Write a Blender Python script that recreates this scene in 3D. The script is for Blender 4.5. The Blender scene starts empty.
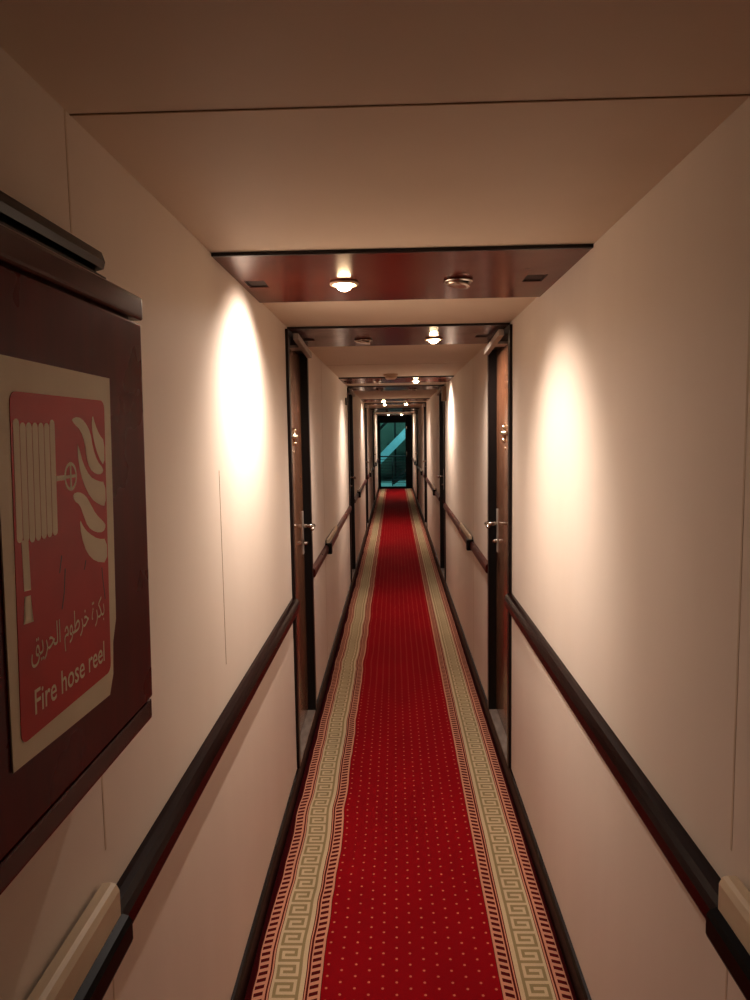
import bpy, bmesh, math, random
from mathutils import Matrix, Vector
random.seed(4)
sc = bpy.context.scene
COL = sc.collection
PI = math.pi
H = 2.134          # ceiling height
W = 0.5            # half corridor width
PER = 4.1          # spacing of the repeating cabin bays
END = 20.4         # end door
BACK = -2.6

# ------------------------------------------------------------------ materials
def lin(c):
    o = []
    for v in c[:3]:
        v = v / 255.0
        o.append(v / 12.92 if v <= 0.04045 else ((v + 0.055) / 1.055) ** 2.4)
    return (o[0], o[1], o[2], 1.0)

class NT:
    """tiny expression builder over math nodes"""
    def __init__(self, mat):
        self.t = mat.node_tree
        self.n = self.t.nodes
        self.l = self.t.links
    def node(self, kind, **kw):
        x = self.n.new(kind)
        for k, v in kw.items():
            setattr(x, k, v)
        return x
    def put(self, sock, v):
        if isinstance(v, (int, float)):
            sock.default_value = v
        elif isinstance(v, tuple):
            sock.default_value = v
        else:
            self.l.new(v, sock)
    def m(self, op, a, b=0.0, c=None):
        x = self.node('ShaderNodeMath', operation=op)
        self.put(x.inputs[0], a)
        self.put(x.inputs[1], b)
        if c is not None:
            self.put(x.inputs[2], c)
        return x.outputs[0]
    def between(self, x, a, b):
        return self.m('MULTIPLY', self.m('GREATER_THAN', x, a), self.m('LESS_THAN', x, b))
    def mix(self, f, a, b):
        x = self.node('ShaderNodeMix', data_type='RGBA')
        self.put(x.inputs[0], f)
        self.put(x.inputs[6], a)
        self.put(x.inputs[7], b)
        return x.outputs[2]
    def noise(self, vec, scale, detail=3.0, rough=0.5):
        x = self.node('ShaderNodeTexNoise')
        x.inputs['Scale'].default_value = scale
        x.inputs['Detail'].default_value = detail
        x.inputs['Roughness'].default_value = rough
        if vec is not None:
            self.l.new(vec, x.inputs['Vector'])
        return x.outputs['Fac']
    def coords(self, scale=(1, 1, 1), kind='Object'):
        tc = self.node('ShaderNodeTexCoord')
        mp = self.node('ShaderNodeMapping')
        mp.inputs['Scale'].default_value = scale
        self.l.new(tc.outputs[kind], mp.inputs['Vector'])
        return mp.outputs['Vector']
    def bump(self, h, strength, dist):
        b = self.node('ShaderNodeBump')
        b.inputs['Strength'].default_value = strength
        b.inputs['Distance'].default_value = dist
        self.l.new(h, b.inputs['Height'])
        return b.outputs['Normal']

def base(name, col, rough=0.5, metal=0.0, spec=0.5, coat=0.0, coat_rough=0.1):
    m = bpy.data.materials.new(name)
    m.use_nodes = True
    p = m.node_tree.nodes['Principled BSDF']
    p.inputs['Base Color'].default_value = lin(col)
    p.inputs['Roughness'].default_value = rough
    p.inputs['Metallic'].default_value = metal
    p.inputs['Specular IOR Level'].default_value = spec
    p.inputs['Coat Weight'].default_value = coat
    p.inputs['Coat Roughness'].default_value = coat_rough
    return m, p, NT(m)

def mottled(name, c1, c2, scale=(6, 6, 6), nscale=1.0, rough=0.5, bump=0.0, bscale=60, lo=0.3, hi=0.7, **kw):
    m, p, t = base(name, c1, rough, **kw)
    v = t.coords(scale)
    f = t.noise(v, nscale, 4.0, 0.55)
    f = t.m('DIVIDE', t.m('SUBTRACT', f, lo), hi - lo)
    f = t.m('MINIMUM', t.m('MAXIMUM', f, 0.0), 1.0)
    t.l.new(t.mix(f, lin(c1), lin(c2)), p.inputs['Base Color'])
    if bump:
        h = t.noise(t.coords((1, 1, 1)), bscale, 3.0, 0.6)
        t.l.new(t.bump(h, bump, 0.002), p.inputs['Normal'])
    return m

def wood(name, c1, c2, axis, rough=0.2, coat=0.5, spec=0.5):
    """streaky grain stretched along one axis"""
    s = [26.0, 26.0, 26.0]
    s[axis] = 1.6
    m, p, t = base(name, c1, rough, coat=coat, coat_rough=0.08, spec=spec)
    v = t.coords(tuple(s))
    f = t.noise(v, 1.3, 6.0, 0.6)
    f = t.m('MINIMUM', t.m('MAXIMUM', t.m('MULTIPLY', t.m('SUBTRACT', f, 0.3), 2.4), 0.0), 1.0)
    t.l.new(t.mix(f, lin(c1), lin(c2)), p.inputs['Base Color'])
    g = t.noise(t.coords((3, 3, 3)), 2.0, 3.0)
    t.l.new(t.m('ADD', t.m('MULTIPLY', g, 0.16), rough - 0.08), p.inputs['Roughness'])
    return m

WALLC1, WALLC2 = (226, 216, 204), (219, 208, 195)
M = {}
M['wall'] = mottled('cream wall paint', WALLC1, WALLC2, (9, 2.2, 0.5), 1.0, 0.55, bump=0.12, bscale=35, spec=0.3)
M['ceil'] = mottled('cream ceiling paint', (222, 208, 190), (216, 201, 182), (2, 2, 2), 1.0, 0.6, bump=0.08, bscale=30, spec=0.25)
M['seam'] = mottled('painted seam strip', (212, 196, 176), (200, 184, 162), (30, 30, 5), 1.0, 0.6)
M['crack'] = mottled('dark seam gap', (166, 142, 110), (140, 116, 86), (40, 40, 40), 1.0, 0.8)
M['base'] = mottled('blackish brown skirting', (34, 20, 15), (24, 14, 11), (20, 3, 20), 1.0, 0.4, spec=0.25)
M['floor'] = mottled('dark red underlay', (52, 12, 14), (40, 9, 11), (40, 40, 40), 1.0, 0.9)
M['panel'] = wood('glossy mahogany ceiling board', (112, 46, 32), (88, 32, 22), 0, 0.24, 0.0, 0.45)
M['fascia'] = wood('dark panel edging', (30, 13, 10), (20, 8, 7), 0, 0.4, 0.2)
M['dark'] = mottled('dark recess', (20, 13, 10), (12, 8, 6), (30, 30, 30), 1.0, 0.7)
M['vent'] = mottled('brown vent lining', (58, 36, 27), (42, 26, 19), (30, 30, 30), 1.0, 0.6)
M['frame'] = wood('dark stained door casing', (32, 14, 10), (20, 9, 7), 2, 0.32, 0.1, 0.3)
M['reveal'] = mottled('black door reveal', (14, 8, 7), (9, 5, 5), (8, 8, 2), 1.0, 0.45)
M['leaf'] = wood('mahogany door veneer', (130, 92, 68), (108, 72, 52), 2, 0.24, 0.4)
M['rail'] = wood('shaded varnished mahogany handrail', (32, 9, 7), (26, 8, 6), 1, 0.22, 0.0, 0.13)  # near rails, the shade they stand in is put into the colour
M['rail_lit'] = wood('lit mahogany handrail', (86, 28, 20), (66, 20, 15), 1, 0.3, 0.0, 0.25)  # same wood on the far rails, lamplight painted in as a redder tone
M['lower'] = wood('near black lower rail', (13, 6, 5), (11, 5, 4), 1, 0.34, 0.0, 0.06)
M['cream'] = mottled('cream painted rail cover', (214, 198, 172), (200, 182, 154), (12, 5, 12), 1.0, 0.5, bump=0.15, bscale=50)
M['block'] = mottled('black rail bracket', (8, 6, 5), (6, 5, 4), (30, 30, 30), 1.0, 0.4, spec=0.15)
M['chrome'] = mottled('brushed chrome', (205, 198, 188), (178, 170, 160), (40, 40, 4), 1.0, 0.2, metal=1.0)
M['steel'] = mottled('silver painted closer', (190, 180, 170), (172, 162, 152), (30, 30, 30), 1.0, 0.4, metal=0.3)
M['brass'] = mottled('polished brass', (245, 236, 215), (228, 216, 190), (40, 40, 40), 1.0, 0.2, metal=1.0)
M['sill'] = mottled('worn grey threshold', (150, 138, 128), (124, 112, 104), (30, 12, 30), 1.0, 0.45)
M['cab'] = wood('dark red mahogany cabinet', (104, 20, 16), (82, 15, 12), 2, 0.28, 0.0, 0.12)
M['cabtop'] = wood('cabinet moulding', (86, 18, 14), (60, 12, 10), 1, 0.22, 0.0, 0.35)
M['black'] = mottled('glossy black cornice', (20, 17, 15), (13, 11, 9), (20, 3, 20), 1.0, 0.24, spec=0.3)
M['paper'] = mottled('greyed sign sheet', (220, 212, 186), (210, 201, 174), (10, 10, 10), 1.0, 0.5)
M['red'] = mottled('sign red', (196, 42, 36), (178, 32, 28), (8, 8, 8), 1.0, 0.4, spec=0.3)
M['ink'] = mottled('pale sign print', (226, 218, 192), (218, 208, 180), (14, 14, 14), 1.0, 0.5)
M['plastic'] = mottled('off white plastic and glare ring', (214, 188, 164), (202, 176, 152), (20, 20, 20), 1.0, 0.5)
M['greybox'] = mottled('grey brown housing', (128, 98, 72), (112, 84, 62), (20, 20, 20), 1.0, 0.5)
M['bulb_off'] = mottled('unlit lamp glass', (225, 212, 198), (200, 186, 172), (60, 60, 60), 1.0, 0.25, metal=0.8)
M['metalblack'] = mottled('black door metal', (7, 5, 5), (5, 4, 4), (10, 10, 10), 1.0, 0.45, spec=0.15)
M['teal_steel'] = mottled('pale blue painted steel', (160, 205, 212), (134, 188, 198), (3, 3, 3), 1.0, 0.5)
M['teal_wall'] = mottled('dull green outside wall', (96, 122, 108), (74, 100, 90), (1.2, 1.2, 2.5), 1.0, 0.8)
M['teal_floor'] = mottled('pale landing floor', (150, 190, 186), (126, 168, 166), (4, 4, 4), 1.0, 0.6)
M['darksteel'] = mottled('dark steel', (20, 34, 34), (12, 22, 23), (8, 8, 8), 1.0, 0.5)

def emissive(name, col, strength):
    m, p, t = base(name, (255, 240, 215), 0.4)
    p.inputs['Emission Color'].default_value = lin(col)
    f = t.noise(t.coords((20, 20, 20)), 1.0, 2.0)
    t.l.new(t.m('ADD', t.m('MULTIPLY', f, strength * 0.1), strength * 0.95), p.inputs['Emission Strength'])
    return m
M['bulb_on'] = emissive('glowing lamp', (255, 226, 180), 30.0)

def glass_mat():
    m, p, t = base('door glass', (225, 240, 238), 0.02)
    p.inputs['Transmission Weight'].default_value = 1.0
    p.inputs['IOR'].default_value = 1.2
    f = t.noise(t.coords((3, 3, 3)), 1.0, 2.0)
    t.l.new(t.m('MULTIPLY', f, 0.03), p.inputs['Roughness'])
    return m
M['glass'] = glass_mat()

def carpet_mat():
    m, p, t = base('patterned red runner', (150, 10, 20), 0.95, spec=0.1)
    tc = t.node('ShaderNodeTexCoord')
    sep = t.node('ShaderNodeSeparateXYZ')
    t.l.new(tc.outputs['Object'], sep.inputs[0])
    X, Y = sep.outputs[0], sep.outputs[1]
    # gentle woven waviness, stronger on the left border
    comb = t.node('ShaderNodeCombineXYZ')
    t.l.new(t.m('MULTIPLY', Y, 3.2), comb.inputs[1])
    t.l.new(t.m('MULTIPLY', X, 1.0), comb.inputs[0])
    wav = t.m('SUBTRACT', t.noise(comb.outputs[0], 1.0, 2.0), 0.5)
    amp = t.m('ADD', 0.006, t.m('MULTIPLY', t.m('LESS_THAN', X, -0.2), 0.022))
    XX = t.m('ADD', t.m('SUBTRACT', X, 0.005), t.m('MULTIPLY', wav, amp))
    A = t.m('ABSOLUTE', XX)
    # colours
    red, dot = lin((150, 12, 25)), lin((205, 120, 95))
    dkred, tan = lin((92, 20, 22)), lin((206, 152, 126))
    beige, key = lin((204, 186, 154)), lin((156, 140, 106))
    edge = lin((70, 8, 14))
    # dots
    def lattice(ox, oy):
        PX, PY = 0.084, 0.047
        u = t.m('MULTIPLY', t.m('SUBTRACT', t.m('FRACT', t.m('DIVIDE', t.m('ADD', XX, ox + 8.4), PX)), 0.5), PX)
        v = t.m('MULTIPLY', t.m('SUBTRACT', t.m('FRACT', t.m('DIVIDE', t.m('ADD', Y, oy + 4.7), PY)), 0.5), PY)
        d = t.m('ADD', t.m('MULTIPLY', u, u), t.m('MULTIPLY', v, v))
        return t.m('LESS_THAN', d, 0.0042 ** 2)
    dots = t.m('MAXIMUM', lattice(0.042, 0.0235), lattice(0.0, 0.0))
    c = t.mix(dots, red, dot)
    # rope borders
    def rope(a, b, c):
        band = t.between(A, a, b)
        s = t.m('FRACT', t.m('DIVIDE', t.m('ADD', t.m('ADD', Y, 10.0), t.m('MULTIPLY', A, 0.35)), 0.027))
        blk = t.m('MULTIPLY', t.between(s, 0.42, 0.93), t.between(A, a + 0.008, b - 0.004))
        return t.mix(band, c, t.mix(blk, tan, dkred))
    c = t.mix(t.m('GREATER_THAN', A, 0.266), c, dkred)
    c = rope(0.268, 0.306, c)
    c = rope(0.432, 0.470, c)
    for a, b, col in ((0.312, 0.316, tan), (0.319, 0.324, beige), (0.422, 0.427, tan)):
        c = t.mix(t.between(A, a, b), c, col)
    c = t.mix(t.between(A, 0.324, 0.420), c, beige)
    # running square-spiral key
    PK, x0, cw = 0.070, 0.333, 0.0098
    row = t.m('MULTIPLY', t.m('FRACT', t.m('DIVIDE', t.m('ADD', Y, 7.0), PK)), 6.0)
    cx = t.m('DIVIDE', t.m('SUBTRACT', A, x0), cw)
    boxes = [(0, 8, 0, 1), (0, 1, 0, 6), (7, 8, 0, 5), (2, 6, 2, 3), (2, 3, 2, 5), (2, 8, 4, 5)]
    mask = None
    for (a, b, r0, r1) in boxes:
        k = t.m('MULTIPLY', t.between(cx, a, b), t.between(row, r0, r1))
        mask = k if mask is None else t.m('MAXIMUM', mask, k)
    c = t.mix(mask, c, key)
    c = t.mix(t.m('GREATER_THAN', A, 0.473), c, edge)
    # pile variation
    n1 = t.noise(t.coords((1, 1, 1)), 420.0, 2.0)
    n2 = t.noise(t.coords((2.2, 0.9, 1)), 2.2, 3.0)
    sh = t.m('ADD', 0.62, t.m('ADD', t.m('MULTIPLY', n1, 0.45), t.m('MULTIPLY', n2, 0.34)))
    x = t.node('ShaderNodeMix', data_type='RGBA', blend_type='MULTIPLY')
    x.inputs[0].default_value = 1.0
    t.l.new(c, x.inputs[6])
    t.l.new(sh, x.inputs[7])
    t.l.new(x.outputs[2], p.inputs['Base Color'])
    t.l.new(t.bump(n1, 0.35, 0.003), p.inputs['Normal'])
    return m
M['carpet'] = carpet_mat()

# ------------------------------------------------------------------ mesh helpers
class MB:
    def __init__(self):
        self.b = bmesh.new()
    def box(self, x0, x1, y0, y1, z0, z1, bev=0.0, seg=2, rot=None):
        b = bmesh.new()
        bmesh.ops.create_cube(b, size=1.0)
        for v in b.verts:
            v.co = Vector(((x0 + x1) / 2 + v.co.x * (x1 - x0), (y0 + y1) / 2 + v.co.y * (y1 - y0), (z0 + z1) / 2 + v.co.z * (z1 - z0)))
        if bev:
            bmesh.ops.bevel(b, geom=b.edges[:], offset=bev, segments=seg, profile=0.7, affect='EDGES')
        self.merge(b, rot)
        return self
    def merge(self, b, mat=None):
        if mat is not None:
            bmesh.ops.transform(b, matrix=mat, verts=b.verts[:])
        me = bpy.data.meshes.new('tmp')
        b.to_mesh(me)
        b.free()
        self.b.from_mesh(me)
        bpy.data.meshes.remove(me)
    def profile(self, pts, y0, y1):
        """closed (x,z) outline swept along Y"""
        b = bmesh.new()
        A = [b.verts.new((x, y0, z)) for x, z in pts]
        B = [b.verts.new((x, y1, z)) for x, z in pts]
        n = len(pts)
        b.faces.new(A)
        b.faces.new(B[::-1])
        for i in range(n):
            b.faces.new((A[i], B[i], B[(i + 1) % n], A[(i + 1) % n]))
        bmesh.ops.recalc_face_normals(b, faces=b.faces[:])
        self.merge(b)
        return self
    def lathe(self, prof, seg=24, mat=None):
        """(r,z) outline spun about Z"""
        b = bmesh.new()
        rings = []
        for r, z in prof:
            if r < 1e-6:
                rings.append([b.verts.new((0, 0, z))])
            else:
                rings.append([b.verts.new((r * math.cos(2 * PI * i / seg), r * math.sin(2 * PI * i / seg), z)) for i in range(seg)])
        for a, c in zip(rings, rings[1:]):
            for i in range(seg):
                j = (i + 1) % seg
                if len(a) == 1 and len(c) == 1:
                    continue
                if len(a) == 1:
                    b.faces.new((a[0], c[i], c[j]))
                elif len(c) == 1:
                    b.faces.new((a[i], c[0], a[j]))
                else:
                    b.faces.new((a[i], c[i], c[j], a[j]))
        bmesh.ops.recalc_face_normals(b, faces=b.faces[:])
        self.merge(b, mat)
        return self
    def tube(self, pts, r, seg=12):
        for a, c in zip(pts, pts[1:]):
            a, c = Vector(a), Vector(c)
            d = c - a
            q = d.to_track_quat('Z', 'Y').to_matrix().to_4x4()
            self.lathe([(0, 0), (r, 0), (r, d.length), (0, d.length)], seg, Matrix.Translation(a) @ q)
        for a in pts:
            b = bmesh.new()
            bmesh.ops.create_icosphere(b, subdivisions=2, radius=r)
            self.merge(b, Matrix.Translation(Vector(a)))
        return self
    def prism(self, poly, fn, t0, t1):
        """outline in (u,v), fn(u,v,t) -> point"""
        b = bmesh.new()
        A = [b.verts.new(fn(u, v, t0)) for u, v in poly]
        B = [b.verts.new(fn(u, v, t1)) for u, v in poly]
        n = len(poly)
        f1 = b.faces.new(A)
        f2 = b.faces.new(B[::-1])
        for i in range(n):
            b.faces.new((A[i], B[i], B[(i + 1) % n], A[(i + 1) % n]))
        bmesh.ops.triangulate(b, faces=[f1, f2])
        bmesh.ops.recalc_face_normals(b, faces=b.faces[:])
        self.merge(b)
        return self
    def build(self, name, mat, parent=None, smooth=False, origin=None):
        me = bpy.data.meshes.new(name)
        self.b.to_mesh(me)
        self.b.free()
        me.materials.append(M[mat])
        if smooth:
            for f in me.polygons:
                f.use_smooth = True
        o = bpy.data.objects.new(name, me)
        COL.objects.link(o)
        if origin is not None:
            me.transform(Matrix.Translation(-Vector(origin)))
            o.location = origin
        if parent is not None:
            o.parent = parent
        return o

def tag(o, label=None, cat=None, group=None, kind=None):
    if label: o['label'] = label
    if cat: o['category'] = cat
    if group: o['group'] = group
    if kind: o['kind'] = kind
    return o

def empty(name, loc, rz=0.0, sx=1):
    o = bpy.data.objects.new(name, None)
    o.empty_display_size = 0.05
    o.location = loc
    o.rotation_euler = (0, 0, rz)
    COL.objects.link(o)
    return o

def copy_tree(o, parent=None):
    c = o.copy()
    COL.objects.link(c)
    if parent is not None:
        c.parent = parent
    for ch in list(o.children):
        copy_tree(ch, c)
    return c

def struct(o, label, cat):
    return tag(o, label, cat, kind='structure')

# ------------------------------------------------------------------ room shell
DOORS = [3.13 + PER * k for k in range(4)]      # near outer edge of each casing
DW = 0.73                                       # casing to casing
O0, O1, OT, OB = 0.045, DW - 0.045, 2.085, 0.09  # opening inside the casing

struct(MB().box(-0.7, 0.7, BACK - 0.1, END + 0.06, -0.1, 0.0).build('floor', 'floor'), 'narrow corridor floor under the red carpet', 'floor')
struct(MB().box(-0.7, 0.7, BACK - 0.1, END + 0.06, H, H + 0.1).build('ceiling', 'ceil'), 'cream corridor ceiling between the mahogany panels', 'ceiling')
for s, nm in ((-1, 'left'), (1, 'right')):
    def wx(a, b):
        return (min(s * a, s * b), max(s * a, s * b))
    mb = MB()
    y = BACK
    x0, x1 = wx(W, 0.66)
    for d in DOORS + [None]:
        y1 = END if d is None else d + O0 - 0.01
        mb.box(x0, x1, y, y1, 0, H)
        if d is not None:
            mb.box(x0, x1, y1, d + O1 + 0.01, OT + 0.01, H)
            mb.box(x0, x1, y1, d + O1 + 0.01, 0, OB - 0.02)
            xb0, xb1 = wx(0.60, 0.66)
            mb.box(xb0, xb1, y1, d + O1 + 0.01, OB - 0.02, OT + 0.01)
            y = d + O1 + 0.01
    struct(mb.build('wall_' + nm, 'wall'), 'cream painted %s corridor wall' % nm, 'wall')
    x0, x1 = wx(W - 0.013, W)
    mb = MB()
    pr = [(s * W, 0.0), (s * (W - 0.013), 0.0), (s * (W - 0.013), 0.075), (s * (W - 0.008), 0.088), (s * W, 0.09)]
    mb.profile(pr, BACK, END)
    struct(mb.build('baseboard_' + nm, 'base'), 'dark skirting board along the foot of the %s wall' % nm, 'baseboard')
struct(MB().box(-0.7, 0.7, BACK - 0.1, BACK, 0, H).build('wall_back', 'wall'), 'cream wall closing the corridor behind the viewer', 'wall')

# seams in the wall panelling and ceiling
ti = 1
def seam(x0, x1, y0, y1, z0, z1, mat, label):
    global ti
    struct(MB().box(x0, x1, y0, y1, z0, z1).build('trim_%d' % ti, mat), label, 'trim')
    ti += 1
seam(-W, W, 1.076, 1.079, H - 0.0015, H, 'crack', 'thin dark seam across the near ceiling')
seam(-W, W, 5.0, 5.004, H - 0.002, H, 'seam', 'thin seam across the ceiling beyond the first doors')
seam(-W, -W + 0.0006, 1.88, 1.883, 1.02, 1.56, 'crack', 'hairline crack on the left wall under the first mahogany panel')
for s, nm in ((-1, 'left'), (1, 'right')):
    xs = sorted((s * (W - 0.0005), s * W))
    seam(xs[0], xs[1], 1.058, 1.063, 0.99, H, 'seam', 'painted vertical seam on the near %s wall' % nm)
    seam(xs[0], xs[1], 1.058, 1.063, 0.09, 0.86, 'seam', 'painted vertical seam low on the near %s wall' % nm)
    for k in range(4):
        y = 4.66 + PER * k
        seam(xs[0], xs[1], y, y + 0.012, 0.99, H, 'seam', 'vertical seam %s wall above rail bracket, bay %d' % (nm, k + 1))
        seam(xs[0], xs[1], y, y + 0.012, 0.09, 0.86, 'seam', 'vertical seam %s wall below rail bracket, bay %d' % (nm, k + 1))

# ------------------------------------------------------------------ carpet
def carpet():
    b = bmesh.new()
    xs = [-0.486, -0.47, -0.2, 0.0, 0.2, 0.47, 0.486]
    n = 60
    rows = []
    for i in range(n + 1):
        y = BACK + 0.02 + (END - BACK - 0.06) * i / n
        rows.append([b.verts.new((x, y, 0.010 if abs(x) < 0.48 else 0.003)) for x in xs])
    for r, q in zip(rows, rows[1:]):
        for i in range(len(xs) - 1):
            b.faces.new((r[i], r[i + 1], q[i + 1], q[i]))
    ret = bmesh.ops.extrude_face_region(b, geom=b.faces[:])
    for v in ret['geom']:
        if isinstance(v, bmesh.types.BMVert):
            v.co.z = 0.0005
    bmesh.ops.recalc_face_normals(b, faces=b.faces[:])
    mb = MB()
    mb.merge(b)
    o = mb.build('carpet_runner', 'carpet')
    tag(o, 'long red dotted carpet runner with beige Greek key borders down the corridor floor', 'carpet')
carpet()

# ------------------------------------------------------------------ ceiling panels
PT = 0.009
A_Y = [1.88 + PER * k for k in range(5)]
A_Y[1], A_Y[2] = 6.12, 10.15
B_Y = [3.19 + PER * k for k in range(5)]
PD = {0: 0.67, 1: 0.70}
ORD = ['first', 'second', 'third', 'fourth', 'fifth', 'sixth', 'seventh', 'eighth', 'ninth', 'tenth']
VX, VW, VD = 0.445, 0.062, 0.10          # square vents

def make_panel(depth):
    root = empty('ceiling_panel', (0, 0, H))
    hole = [(-0.480, -0.418), (0.388, 0.450)]
    hy0, hy1 = 0.31, 0.31 + VD
    xs = [-W + 0.001, hole[0][0], hole[0][1], hole[1][0], hole[1][1], W - 0.001]
    ys = [0.012, hy0, hy1, depth]
    mb = MB()
    for i in range(5):
        for j in range(3):
            if j == 1 and i in (1, 3):
                continue
            mb.box(xs[i], xs[i + 1], ys[j], ys[j + 1], -PT, -0.0005)
    bmesh.ops.remove_doubles(mb.b, verts=mb.b.verts[:], dist=1e-5)
    mb.build('board', 'panel', root)
    MB().box(-W + 0.001, W - 0.001, 0.0, 0.012, -PT - 0.001, -0.0005, 0.002).build('front_edge', 'fascia', root)
    for i, (a, b_) in enumerate(hole):
        mb = MB()
        t = 0.004
        mb.box(a, a + t, hy0, hy1, -PT + 0.001, -0.001)
        mb.box(b_ - t, b_, hy0, hy1, -PT + 0.001, -0.001)
        mb.box(a, b_, hy0, hy0 + t, -PT + 0.001, -0.001)
        mb.box(a, b_, hy1 - t, hy1, -PT + 0.001, -0.001)
        mb.box(a, b_, hy0, hy1, -0.004, -0.001)
        mb.build('square_vent', 'vent', root)
    return root

panel0 = make_panel(0.67)
n = 0
lights_on = {}
slots = []
for k in range(5):
    slots.append((A_Y[k], 'A', k))
    slots.append((B_Y[k], 'B', k))
for i, (y, kind, k) in enumerate(slots):
    o = panel0 if i == 0 else copy_tree(panel0)
    o.location = (0, y, H)
    where = 'ahead of the' if kind == 'A' else 'directly above the'
    if i == 0:
        lab = 'glossy mahogany ceiling panel nearest the camera, widest in the photo'
    elif k < 4:
        lab = 'glossy mahogany ceiling panel %s %s pair of cabin doors' % (where, ORD[k])
    else:
        lab = 'glossy mahogany ceiling panel beyond the last doors, %s the end door' % ('farther from' if kind == 'A' else 'right before')
    tag(o, lab, 'ceiling panel', 'mahogany ceiling panels')

# ------------------------------------------------------------------ downlights
def make_light(on):
    root = empty('downlight', (0, 0, 0))
    mb = MB()
    ring = []
    for a in range(13):
        th = 2 * PI * a / 12
        ring.append((0.040 + 0.006 * math.cos(th), -0.005 + 0.005 * math.sin(th)))
    mb.lathe(ring, 28)
    mb.build('trim_ring', 'plastic' if on else 'chrome', root, smooth=True)  # lit rings are pale, the lamp's glare put into their colour
    if on:
        MB().lathe([(0.0, -0.027), (0.010, -0.026), (0.019, -0.021), (0.025, -0.013), (0.031, -0.004), (0.034, -0.0008), (0.0, -0.0008)], 24).build('bulb', 'bulb_on', root, smooth=True)
    else:
        tilt = Matrix.Translation((0, 0, -0.0135)) @ Matrix.Rotation(0.16, 4, 'Y')
        mb = MB()
        mb.lathe([(0.0, -0.002), (0.024, -0.004), (0.034, -0.006), (0.037, -0.001), (0.034, 0.004), (0.0, 0.005)], 24, tilt)
        mb.build('bulb', 'bulb_off', root, smooth=True)
        MB().lathe([(0.0, -0.001), (0.034, -0.001), (0.034, -0.0005), (0.0, -0.0005)], 24).build('socket', 'dark', root)
    return root
LX = 0.178
ON = {('A', 0): (-1,), ('B', 0): (1,), ('A', 1): (1,), ('B', 1): (), ('A', 2): (-1,), ('B', 2): (-1, 1), ('A', 3): (), ('B', 3): (), ('A', 4): (-1, 1), ('B', 4): ()}
proto = {}
def lamp(x, y, e, s):
    # a flood that fills the bay and the tighter beam of the tilted reflector towards its wall
    for en, ang, tilt, bl in ((e * 0.8, 166, 0.0, 1.0), (e * 0.72, 112, 42.0, 1.0), (e * 0.9, 76, -46.0, 1.0)):
        d = bpy.data.lights.new('halogen_beam', 'SPOT')
        d.energy = en
        d.color = (1.0, 0.86, 0.765)
        d.spot_size = math.radians(ang)
        d.spot_blend = bl
        d.shadow_soft_size = 0.012
        o = bpy.data.objects.new('halogen_beam', d)
        o.location = (x, y, H - PT - 0.044)
        o.rotation_euler = (0, math.radians(s * -tilt), 0)
        COL.objects.link(o)
ENERGY = {('A', 0): 34, ('B', 0): 27, ('A', 1): 34, ('A', 2): 26, ('B', 2): 26, ('A', 4): 26}
for i, (y, kind, k) in enumerate(slots):
    for s in (-1, 1):
        on = s in ON[(kind, k)]
        if on not in proto:
            proto[on] = make_light(on)
            o = proto[on]
        else:
            o = copy_tree(proto[on])
        yy = y + (0.36 if kind == 'A' else 0.41)
        o.location = (s * LX + 0.004, yy, H - PT)
        if i == 0:
            pl = 'the mahogany panel nearest the camera'
        elif k < 4:
            pl = 'the panel %s %s doors' % ('ahead of the' if kind == 'A' else 'above the', ORD[k])
        else:
            pl = 'the last panel but one' if kind == 'A' else 'the last panel before the end door'
        tag(o, '%s round downlight on the %s of %s' % ('glowing' if on else 'unlit chrome', 'left' if s < 0 else 'right', pl), 'ceiling light', 'downlights in the mahogany panels')
        if on:
            lamp(s * LX + 0.004, yy, ENERGY[(kind, k)], s)

# smoke detector
d = empty('smoke_detector', (-0.045, 5.86, H))
MB().lathe([(0, -0.0005), (0.062, -0.0005), (0.062, -0.010), (0.058, -0.016), (0.0, -0.016)], 32).build('mounting_plate', 'plastic', d, True)
MB().lathe([(0, -0.016), (0.048, -0.016), (0.050, -0.030), (0.036, -0.042), (0.0, -0.046)], 32).build('sensor_head', 'plastic', d, True)
tag(d, 'round off-white smoke detector on the ceiling before the third mahogany panel', 'smoke detector')

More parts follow.
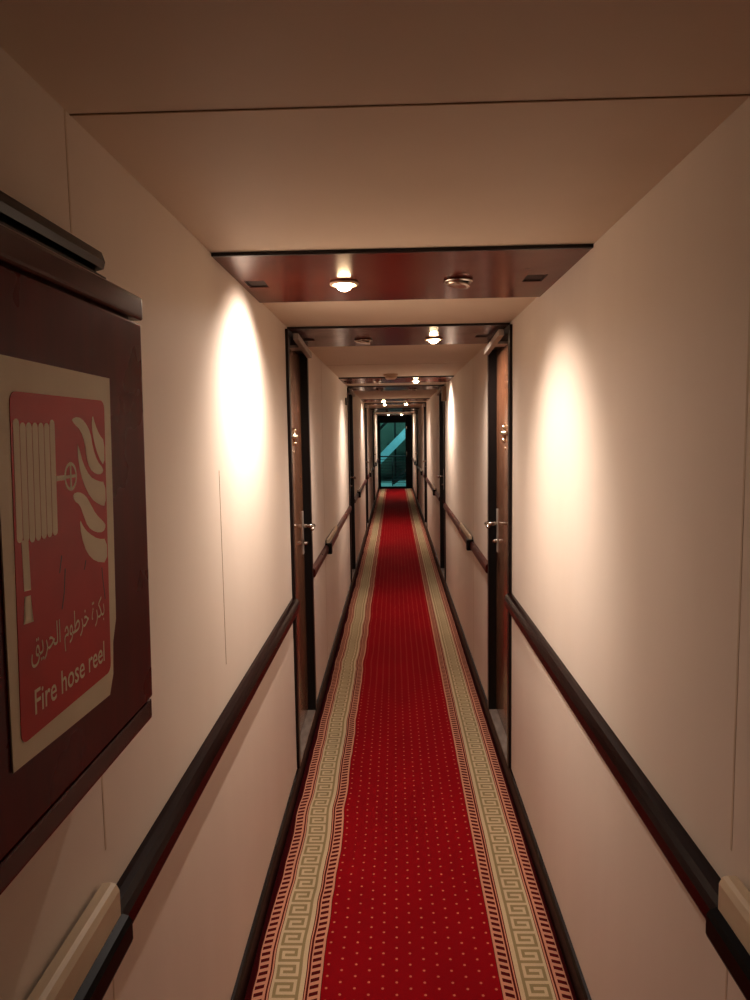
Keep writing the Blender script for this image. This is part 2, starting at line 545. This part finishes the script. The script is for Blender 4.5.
# ------------------------------------------------------------------ cabin doors
def make_door(s):
    """s = +1: door in the right wall, built with x measured from the wall face into the wall (local x>0 = into wall)"""
    root = empty('door_1', (0, 0, 0))
    fx = lambda a, b: (min(s * a, s * b), max(s * a, s * b))
    RE = 0.030                    # recess of the leaf
    # casing: protrudes 12 mm into the corridor, lines the opening
    mb = MB()
    a, b = fx(-0.013, 0.0)
    mb.box(a, b, 0.0, O0, 0.092, 2.118, 0.003)
    mb.box(a, b, O1, DW, 0.092, 2.118, 0.003)
    mb.box(a, b, 0.0, DW, OT, 2.118, 0.003)
    fr = mb.build('door_frame', 'frame', root)
    mb = MB()
    a, b = fx(-0.012, 0.098)
    mb.box(a, b, O0 - 0.009, O0, OB + 0.001, OT + 0.006)
    mb.box(a, b, O1, O1 + 0.009, OB + 0.001, OT + 0.006)
    mb.box(a, b, O0, O1, OT, OT + 0.008)
    mb.build('jamb_lining', 'reveal', root)
    a, b = fx(RE, RE + 0.04)
    lf = MB().box(a, b, O0 + 0.004, O1 - 0.004, OB + 0.012, OT - 0.004, 0.002).build('door_leaf', 'leaf', root)
    a, b = fx(-0.010, 0.094)
    MB().box(a, b, O0, O1, OB - 0.016, OB + 0.006, 0.002).build('door_sill', 'sill', root)
    # lever handle on a long plate near the far edge
    hy = O1 - 0.05
    mb = MB()
    a, b = fx(RE - 0.005, RE)
    mb.box(a, b, hy - 0.022, hy + 0.022, 1.0, 1.235, 0.002)
    pl = mb.build('handle_plate', 'steel', lf)
    mb = MB()
    z = 1.155
    mb.tube([(s * RE, hy, z), (s * (RE - 0.062), hy, z)], 0.011)
    mb.tube([(s * (RE - 0.062), hy, z), (s * (RE - 0.066), hy - 0.11, z - 0.003)], 0.0095)
    mb.build('door_handle', 'chrome', lf, True)
    mb = MB()
    mb.tube([(s * RE, hy, 1.06), (s * (RE - 0.016), hy, 1.06)], 0.012)
    mb.build('lock_cylinder', 'chrome', lf, True)
    # brass fitting at eye height, built as a plain ornament
    mb = MB()
    cy, cz = (O0 + O1) / 2 + 0.02, 1.64
    for (dy, dz, r) in ((0, 0.032, 0.014), (-0.06, 0.002, 0.014), (0.06, 0.002, 0.014), (0, 0, 0.017), (0.01, -0.034, 0.013)):
        b_ = bmesh.new()
        bmesh.ops.create_icosphere(b_, subdivisions=2, radius=r)
        mb.merge(b_, Matrix.Translation((s * (RE - 0.003), cy + dy, cz + dz)) @ Matrix.Diagonal((0.9, 0.9, 0.9, 1)))
    mb.tube([(s * (RE - 0.004), cy - 0.06, cz), (s * (RE - 0.004), cy + 0.06, cz)], 0.006)
    mb.tube([(s * (RE - 0.004), cy, cz + 0.03), (s * (RE - 0.004), cy + 0.008, cz - 0.03)], 0.006)
    mb.build('brass_fitting', 'brass', lf, True)
    mb = MB()
    q = Matrix.Translation((s * (RE + 0.001), cy, 1.565)) @ Matrix.Rotation(-s * PI / 2, 4, 'Y')
    mb.lathe([(0, 0.0), (0.009, 0.0), (0.009, 0.004), (0.005, 0.005), (0, 0.003)], 16, q)
    mb.build('peephole', 'brass', lf, True)
    # overhead closer: body running along the head of the leaf
    mb = MB()
    mb.box(-0.013, 0.013, -0.26, 0.26, -0.014, 0.014, 0.004, rot=Matrix.Translation((s * (-0.033), 0.36, 2.082)) @ Matrix.Rotation(-0.062, 4, 'X'))
    cl = mb.build('door_closer', 'steel', root)
    mb = MB()
    a, b = fx(-0.02, RE)
    mb.box(a, b, 0.30, 0.42, 2.07, 2.083, 0.002)
    mb.build('closer_bracket', 'steel', cl)
    return root

di = 1
pr_l, pr_r = make_door(-1), make_door(1)
for k, y in enumerate(DOORS):
    for s, pr in ((-1, pr_l), (1, pr_r)):
        o = pr if k == 0 else copy_tree(pr)
        o.location = (s * W, y, 0)
        o.name = 'door_%d' % di
        struct(o, 'brown cabin door in dark frame, %s of the %s pair along the corridor' % ('left' if s < 0 else 'right', ORD[k]), 'door')
        di += 1

# ------------------------------------------------------------------ handrails
def handrail(s, y0, y1, j0, j1, label):
    mid = (y0 + y1) / 2
    root = empty('handrail', (s * W, mid, 0.93))
    X = lambda a: s * (-a)                      # a = distance off the wall
    Y = lambda y: y - mid
    Z = lambda z: z - 0.93
    dz_ = -0.006 if s < 0 else 0.008
    up = [(0.0, 0.848), (0.022, 0.848), (0.030, 0.853), (0.034, 0.862), (0.034, 0.888), (0.030, 0.902), (0.022, 0.911), (0.010, 0.914), (0.0, 0.914)]
    low = [(0.0, 0.856), (0.042, 0.856), (0.048, 0.860), (0.050, 0.866), (0.050, 0.896), (0.045, 0.904), (0.034, 0.908), (0.0, 0.908)]
    cov = [(0.007, 0.9085), (0.034, 0.9085), (0.034, 0.950), (0.029, 0.960), (0.022, 0.963), (0.007, 0.962)]
    if j0 - y0 > 0.05:
        up = [(0.0, 0.854), (0.014, 0.854), (0.021, 0.858), (0.024, 0.865), (0.024, 0.889), (0.021, 0.899), (0.014, 0.907), (0.0, 0.909)]
        low = [(0.0, 0.856), (0.026, 0.856), (0.030, 0.862), (0.030, 0.894), (0.026, 0.902), (0.020, 0.906), (0.0, 0.907)]
        cov = [(0.007, 0.9085), (0.022, 0.9085), (0.022, 0.932), (0.019, 0.938), (0.014, 0.940), (0.007, 0.940)]
    up, low, cov = [[(q_[0], q_[1] + dz_) for q_ in l_] for l_ in (up, low, cov)]
    P = lambda pts: [(X(a), Z(z)) for a, z in pts]
    if j0 is None:
        MB().profile(P(up), Y(y0), Y(y1)).build('upper_rail', 'rail', root)
    else:
        if j0 - y0 > 0.05:
            MB().profile(P(up), Y(y0), Y(j0)).build('upper_rail', 'rail_lit', root)
        MB().profile(P(up), Y(j1), Y(y1)).build('upper_rail', 'rail' if j0 - y0 < 0.05 else 'rail_lit', root)
        MB().profile(P(low), Y(j0), Y(j1)).build('lower_rail', 'lower' if j0 - y0 < 0.05 else 'rail_lit', root)
        c = MB().profile(P(cov), Y(j0 + 0.01), Y(j1 - 0.004)).build('rail_cover', 'cream', root)
        MB().profile(P([(0.0, 0.9095 + dz_), (0.007, 0.9095 + dz_), (0.007, 0.935 + dz_), (0.0, 0.935 + dz_)]), Y(j0 + 0.01), Y(j1 - 0.03)).build('gap_shade_strip', 'dark', c)  # dark strip added across the open gap, painted as its shade
        if j0 - y0 > 0.05:
            xs = sorted((X(0.0), X(0.045)))
            MB().box(xs[0], xs[1], Y(j0 - 0.02), Y(j0 + 0.03), Z(0.846 + dz_), Z(0.918 + dz_), 0.006).build('joint_bracket', 'block', root)
    tag(root, label, 'handrail', 'wall handrails')
for s, nm in ((-1, 'left'), (1, 'right')):
    handrail(s, -0.6, DOORS[0] - 0.002, -0.6, 1.03, 'dark glossy handrail nearest the camera on the %s wall, with cream cover' % nm)
    for k in range(4):
        y0 = DOORS[k] + DW + 0.002
        y1 = DOORS[k + 1] - 0.002 if k < 3 else END - 0.02
        nxt = 'and the %s' % ORD[k + 1] if k < 3 else 'and the end door'
        handrail(s, y0, y1, 4.68 + PER * k, 5.42 + PER * k, 'mahogany handrail on the %s wall between the %s cabin door %s' % (nm, ORD[k], nxt))

# ------------------------------------------------------------------ small fixtures
tag(MB().box(-W, -W + 0.012, 6.93, 7.0, 1.93, 2.0, 0.003).build('wall_plate', 'block'), 'small dark plate high on left wall just before the second cabin door', 'wall plate')
tag(MB().box(W - 0.04, W + 0.003, 7.02, 7.2, 1.96, 2.10, 0.004).build('junction_box', 'greybox'), 'grey-brown box high on right wall beside the second cabin door', 'box')

# ------------------------------------------------------------------ fire hose cabinet
CY1 = 1.085
cab = empty('hose_cabinet', (-W, 0.76, 1.205))
def L(x0, x1, y0, y1, z0, z1, **k):
    return MB().box(x0 + W, x1 + W, y0 - 0.76, y1 - 0.76, z0 - 1.205, z1 - 1.205, **k)
TILT = math.radians(0.9)
L(-0.4995, -0.438, 0.40, CY1 - 0.004, 1.209, 1.862, bev=0.002).build('cabinet_body', 'cab', cab)
dr = L(-0.4375, -0.420, 0.40, CY1 - 0.002, 1.240, 1.828, bev=0.003).build('cabinet_door', 'cab', cab)
L(-0.498, -0.418, 0.395, CY1 + 0.004, 1.834, 1.869, bev=0.006, seg=3).build('top_moulding', 'cabtop', cab)
L(-0.498, -0.422, 0.395, CY1, 1.203, 1.235, bev=0.004).build('bottom_moulding', 'cabtop', cab)
mb = MB()
pr = [(-0.498, 1.8835), (-0.462, 1.8835), (-0.456, 1.890), (-0.456, 1.902), (-0.462, 1.906), (-0.470, 1.907), (-0.470, 1.911), (-0.459, 1.914), (-0.456, 1.924), (-0.461, 1.938), (-0.474, 1.945), (-0.498, 1.946)]
pr = [(x, z - 0.012) for x, z in pr]
mb.profile([(x + W, z - 1.205) for x, z in pr], 0.40 - 0.76, 1.045 - 0.76)
mb.build('cornice', 'black', cab)
tag(cab, 'dark red mahogany fire hose cabinet with black cornice on the near left wall', 'cabinet')

# ------------------------------------------------------------------ sign on the cabinet
SX = -0.4192
sg = empty('fire_hose_sign', (SX, 0.86, 1.525))
RW, RH, SY0, SZ0 = 0.230, 0.366, 0.702, 1.339     # red field
def sp(u, v, t):
    u = u - (1 - v) * 0.045
    return Vector((t, SY0 - 0.004 + u * RW - 0.86, SZ0 + v * RH - 1.525))
def rr(u0, v0, u1, v1, r, n=6):
    pts = []
    ry = r * RW / RH
    for cx, cy, a0 in ((u1 - r, v1 - ry, 0), (u0 + r, v1 - ry, 90), (u0 + r, v0 + ry, 180), (u1 - r, v0 + ry, 270)):
        for i in range(n + 1):
            a = math.radians(a0 + 90 * i / n)
            pts.append((cx + r * math.cos(a), cy + ry * math.sin(a)))
    return pts
plate = [(-0.07, -0.058), (0.44, -0.074), (0.985, -0.088), (1.04, -0.02), (1.05, 0.10), (1.10, 0.18), (1.10, 0.55), (1.092, 1.085), (0.5, 1.09), (-0.115, 1.095)]
MB().prism(plate, sp, 0.0, 0.0016).build('sign_sheet', 'paper', sg)
MB().prism(rr(0, 0, 1, 1, 0.05), sp, 0.0016, 0.0022).build('red_field', 'red', sg)
T0, T1 = 0.0022, 0.00245
# hose reel: ridges of wound hose
mb = MB()
for i in range(7):
    u0 = 0.018 + i * 0.0548
    u1 = u0 + 0.0505
    top = 0.915 if i not in (0, 6) else 0.925
    bot = 0.566 if i > 1 else 0.575 - 0.005 * i
    n_ = 5
    pts = []
    for j in range(n_ + 1):
        a = PI * j / n_
        pts.append(((u0 + u1) / 2 + (u1 - u0) / 2 * math.cos(a), top - 0.014 + 0.014 * math.sin(a)))
    for j in range(n_ + 1):
        a = PI + PI * j / n_
        pts.append(((u0 + u1) / 2 + (u1 - u0) / 2 * math.cos(a), bot + 0.014 + 0.014 * math.sin(a)))
    mb.prism(pts, sp, T0, T1)
mb.prism([(0.056, 0.58), (0.114, 0.58), (0.124, 0.43), (0.064, 0.434)], sp, T0, T1)
mb.prism([(0.067, 0.418), (0.119, 0.415), (0.116, 0.35), (0.136, 0.335), (0.050, 0.340), (0.070, 0.352)], sp, T0, T1)
mb.build('hose_symbol', 'ink', sg)
# axle and hand wheel
mb = MB()
mb.prism([(0.400, 0.734), (0.49, 0.734), (0.49, 0.750), (0.400, 0.750)], sp, T0, T1)
N = 28
for i in range(N):
    a, b_ = 2 * PI * i / N, 2 * PI * (i + 1) / N
    e = lambda r, q: (0.555 + 0.070 * r * math.cos(q), 0.743 + 0.047 * r * math.sin(q))
    mb.prism([e(1, a), e(1, b_), e(0.78, b_), e(0.78, a)], sp, T0, T1)
mb.prism([(0.546, 0.70), (0.564, 0.70), (0.564, 0.786), (0.546, 0.786)], sp, T0, T1)
mb.prism([(0.49, 0.738), (0.62, 0.738), (0.62, 0.748), (0.49, 0.748)], sp, T0, T1)
mb.build('wheel_symbol', 'ink', sg)
FL = [[(0.581, 0.93), (0.66, 0.939), (0.739, 0.923), (0.806, 0.885), (0.831, 0.831), (0.885, 0.784), (0.967, 0.754), (0.942, 0.736), (0.867, 0.738), (0.783, 0.76), (0.744, 0.803), (0.734, 0.848), (0.683, 0.893), (0.606, 0.915)],
      [(0.839, 0.95), (0.822, 0.908), (0.847, 0.854), (0.901, 0.799), (0.98, 0.761), (0.987, 0.856), (0.922, 0.877), (0.866, 0.916)],
      [(0.64, 0.853), (0.648, 0.783), (0.697, 0.715), (0.789, 0.657), (0.903, 0.627), (0.985, 0.617), (0.985, 0.705), (0.88, 0.714), (0.781, 0.734), (0.702, 0.782), (0.665, 0.827)],
      [(0.571, 0.684), (0.641, 0.689), (0.721, 0.672), (0.774, 0.643), (0.843, 0.6), (0.944, 0.565), (0.98, 0.546), (0.941, 0.525), (0.838, 0.534), (0.74, 0.561), (0.689, 0.607), (0.651, 0.643), (0.587, 0.661)],
      [(0.643, 0.599), (0.657, 0.538), (0.72, 0.472), (0.83, 0.43), (0.985, 0.409), (0.985, 0.497), (0.865, 0.508), (0.753, 0.538), (0.686, 0.566)]]
def smooth_poly(p, it=2):
    for _ in range(it):
        q = []
        for a, b_ in zip(p, p[1:] + p[:1]):
            q.append((a[0] * 0.75 + b_[0] * 0.25, a[1] * 0.75 + b_[1] * 0.25))
            q.append((a[0] * 0.25 + b_[0] * 0.75, a[1] * 0.25 + b_[1] * 0.75))
        p = q
    return p
mb = MB()
for f in FL:
    mb.prism(smooth_poly(f, 1), sp, T0, T1)
mb.build('flame_symbol', 'ink', sg)
# scratches in the red print
for path in ([(0.46, 0.451), (0.442, 0.375), (0.414, 0.326)], [(0.905, 0.40), (0.915, 0.35), (0.94, 0.28)], [(0.427, 0.497), (0.40, 0.444)], [(0.70, 0.45), (0.68, 0.42)]):
    mb = MB()
    mb.prism(path + [(x + 0.009, z) for x, z in path[::-1]], sp, T0, T0 + 0.0002)
    mb.build('scratch_mark', 'fascia', sg)

def lettering(name, body, u0, u1, v0, height, bold):
    cu = bpy.data.curves.new(name, 'FONT')
    cu.body = body
    cu.offset = bold
    cu.resolution_u = 3
    o = bpy.data.objects.new(name, cu)
    COL.objects.link(o)
    bpy.context.view_layer.update()
    dg = bpy.context.evaluated_depsgraph_get()
    me = bpy.data.meshes.new_from_object(o.evaluated_get(dg))
    bpy.data.objects.remove(o)
    xs = [v.co.x for v in me.vertices]
    ys = [v.co.y for v in me.vertices]
    lo, hi, yl, yh = min(xs), max(xs), min(ys), max(ys)
    for v in me.vertices:
        u = u0 + (v.co.x - lo) / (hi - lo) * (u1 - u0)
        w = v0 + ((v.co.y if height[0] == 'cap' else v.co.y - yl) / (0.73 if height[0] == 'cap' else (yh - yl))) * height[1]
        v.co = sp(u, w, T0 + 0.0003)
    me.materials.clear()
    me.materials.append(M['ink'])
    r = bpy.data.objects.new(name, me)
    COL.objects.link(r)
    r.parent = sg
    return r
lettering('english_lettering', 'Fire hose reel', 0.124, 0.912, 0.058, ('cap', 0.078), 0.008)
AR = '\uFE91\uFEDC\uFEAE\uFE93 \uFEA7\uFEAE\uFEC3\uFEEE\uFEE1 \uFE8D\uFEDF\uFEA4\uFEAE\uFEF3\uFED6'[::-1]
lettering('arabic_lettering', AR, 0.105, 0.925, 0.185, ('full', 0.115), 0.0)
tag(sg, 'worn red and white fire hose reel sign stuck on the mahogany cabinet', 'sign')

# tilt cabinet and sign together: the cabinet hangs a touch forward at the top
R = Matrix.Translation((-W, 0.76, 1.205)) @ Matrix.Rotation(TILT, 4, 'Y') @ Matrix.Translation((W, -0.76, -1.205))
bpy.context.view_layer.update()
for o in (cab, sg):
    o.matrix_world = R @ o.matrix_world
bpy.context.view_layer.update()
for o in cab.children:                      # keep every back face flat against the wall
    inv = o.matrix_world.inverted()
    for v in o.data.vertices:
        if v.co.x < 0.01:
            q = o.matrix_world @ v.co
            q.x = -0.4998
            v.co = inv @ q

# ------------------------------------------------------------------ end door
dz = empty('door_%d' % di, (0, END, 0))
GX0, GX1, GZ0, GZ1 = -0.425, 0.305, 0.07, 1.925
mb = MB()
mb.box(-0.62, GX0, 0.0, 0.06, 0.0, 2.13, 0.004)
mb.box(GX1, 0.62, 0.0, 0.06, 0.0, 2.13, 0.004)
mb.box(GX0, GX1, 0.0, 0.06, GZ1, 2.13, 0.004)
mb.box(GX0, GX1, 0.0, 0.06, 0.0, GZ0, 0.004)
mb.build('door_frame', 'metalblack', dz)
MB().box(GX0, GX1, 0.028, 0.034, GZ0, GZ1).build('glass_pane', 'glass', dz)
mb = MB()
mb.tube([(GX1 + 0.03, -0.03, 0.95), (GX1 + 0.03, -0.03, 1.10)], 0.009)
mb.tube([(GX1 + 0.03, 0.0, 0.95), (GX1 + 0.03, -0.03, 0.95)], 0.007)
mb.tube([(GX1 + 0.03, 0.0, 1.10), (GX1 + 0.03, -0.03, 1.10)], 0.007)
mb.build('door_handle', 'chrome', dz, True)
MB().box(GX1 + 0.015, GX1 + 0.045, -0.012, 0.0, 1.74, 1.82, 0.003).build('door_latch', 'chrome', dz)
struct(dz, 'black framed glass door at the far end of the corridor', 'door')

# ------------------------------------------------------------------ stairwell seen through the glass
struct(MB().box(-2.2, 2.2, END + 0.08, 24.6, -0.12, 0.0).build('floor_landing', 'teal_floor'), 'pale blue lit landing outside the end door', 'floor')
struct(MB().box(-2.2, 2.2, 24.6, 24.7, -0.1, 4.2).build('wall_outside', 'teal_wall'), 'dull green wall beyond the end door', 'wall')
rl = empty('stair_railing', (0, 21.6, 0))
mb = MB(); mb.tube([(-1.6, 0, 0.91), (1.6, 0, 0.91)], 0.02); mb.build('top_rail', 'darksteel', rl, True)
for x in (-1.0, -0.09, 0.85):
    mb = MB(); mb.tube([(x, 0, 0.0), (x, 0, 0.91)], 0.016); mb.build('railing_post', 'darksteel', rl, True)
for z in [0.10 + 0.09 * i for i in range(9)]:
    mb = MB(); mb.tube([(-1.6, 0, z), (1.6, 0, z)], 0.008, 8); mb.build('railing_bar', 'darksteel', rl, True)
tag(rl, 'dark metal railing outside behind the end door glass', 'railing')
st = empty('steel_staircase', (0, 23.0, 0))
mb = MB()
S0, S1 = (-1.3, -0.03), (1.5, 2.77)
nx, nz = -0.7071, 0.7071
hw = 0.125
q = [(S0[0] + nx * hw, S0[1] + nz * hw), (S1[0] + nx * hw, S1[1] + nz * hw), (S1[0] - nx * hw, S1[1] - nz * hw), (S0[0] - nx * hw, S0[1] - nz * hw)]
mb.prism(q, lambda u, v, t: Vector((u, t, v)), 0.0, 0.05)
mb.build('stair_stringer', 'teal_steel', st)
for i in range(9):
    x = -1.15 + i * 0.3
    z = (x + 1.3) + 0.19
    mb = MB(); mb.box(x, x + 0.3, 0.06, 0.9, z, z + 0.04, 0.004); mb.build('stair_tread', 'darksteel', st)
tag(st, 'pale blue diagonal staircase outside behind the end door glass', 'staircase')
mb = MB()
mb.tube([(-0.2, 0, 0.05), (0.6, 0, 0.70)], 0.075)
o = mb.build('diagonal_brace', 'darksteel', None, True)
o.location = (0.15, 22.2, 0.03)
tag(o, 'dark diagonal bar low behind the end door railing', 'brace')
mb = MB(); mb.box(-0.03, 0.03, 0, 0.05, 0.0, 3.4, 0.004)
o = mb.build('steel_column', 'darksteel'); o.location = (0.01, 23.95, 0)
tag(o, 'thin dark upright column behind the diagonal staircase outside', 'column')
mb = MB(); mb.tube([(-0.75, 0, 1.52), (0.15, 0, 2.42)], 0.045)
o = mb.build('overhead_brace', 'darksteel', None, True); o.location = (0, 23.5, 0)
tag(o, 'dark slanting brace at top left of the end door glass', 'brace')

def area(name, loc, rot, size, e, col):
    d = bpy.data.lights.new(name, 'AREA')
    d.shape = 'RECTANGLE'
    d.size, d.size_y = size
    d.energy = e
    d.color = col
    o = bpy.data.objects.new(name, d)
    o.location = loc
    o.rotation_euler = rot
    COL.objects.link(o)
area('stairwell_lamp', (0.0, 21.3, 3.9), (math.radians(28), 0, 0), (2.5, 0.6), 110, (0.50, 0.95, 0.97))

# weak spill from the corridor behind the camera
#area('rear_corridor_lamp', (0.0, -1.9, H - 0.03), (0, 0, 0), (0.8, 0.8), 6.0, (1.0, 0.76, 0.52))

# ------------------------------------------------------------------ world
w = bpy.data.worlds.new('World')
sc.world = w
w.use_nodes = True
w.node_tree.nodes['Background'].inputs[0].default_value = (0.02, 0.03, 0.03, 1)
w.node_tree.nodes['Background'].inputs[1].default_value = 0.3

# ------------------------------------------------------------------ camera
F, PIT, YAW, ROL = 698.647, -0.0965, 0.0287, -0.0159
def world_dir(x, u, d):
    c, s = math.cos(ROL), math.sin(ROL)
    x, u = c * x - s * u, s * x + c * u
    c, s = math.cos(PIT), math.sin(PIT)
    y, z = c * d - s * u, s * d + c * u
    c, s = math.cos(YAW), math.sin(YAW)
    return Vector((c * x - s * y, s * x + c * y, z))
r, u, d = world_dir(1, 0, 0), world_dir(0, 1, 0), world_dir(0, 0, 1)
cam = bpy.data.cameras.new('Camera')
cam.sensor_fit = 'HORIZONTAL'
cam.sensor_width = 36.0
cam.lens = F / 750.0 * 36.0
cam.clip_start = 0.02
co = bpy.data.objects.new('Camera', cam)
COL.objects.link(co)
co.matrix_world = Matrix(((r.x, u.x, -d.x, -0.0239), (r.y, u.y, -d.y, 0.0), (r.z, u.z, -d.z, 1.6562), (0, 0, 0, 1)))
sc.camera = co
sc.view_settings.view_transform = 'Standard'
sc.view_settings.look = 'None'
sc.view_settings.exposure = 0.45
sc.view_settings.gamma = 0.86
sc.cycles.max_bounces = 10
sc.cycles.diffuse_bounces = 6
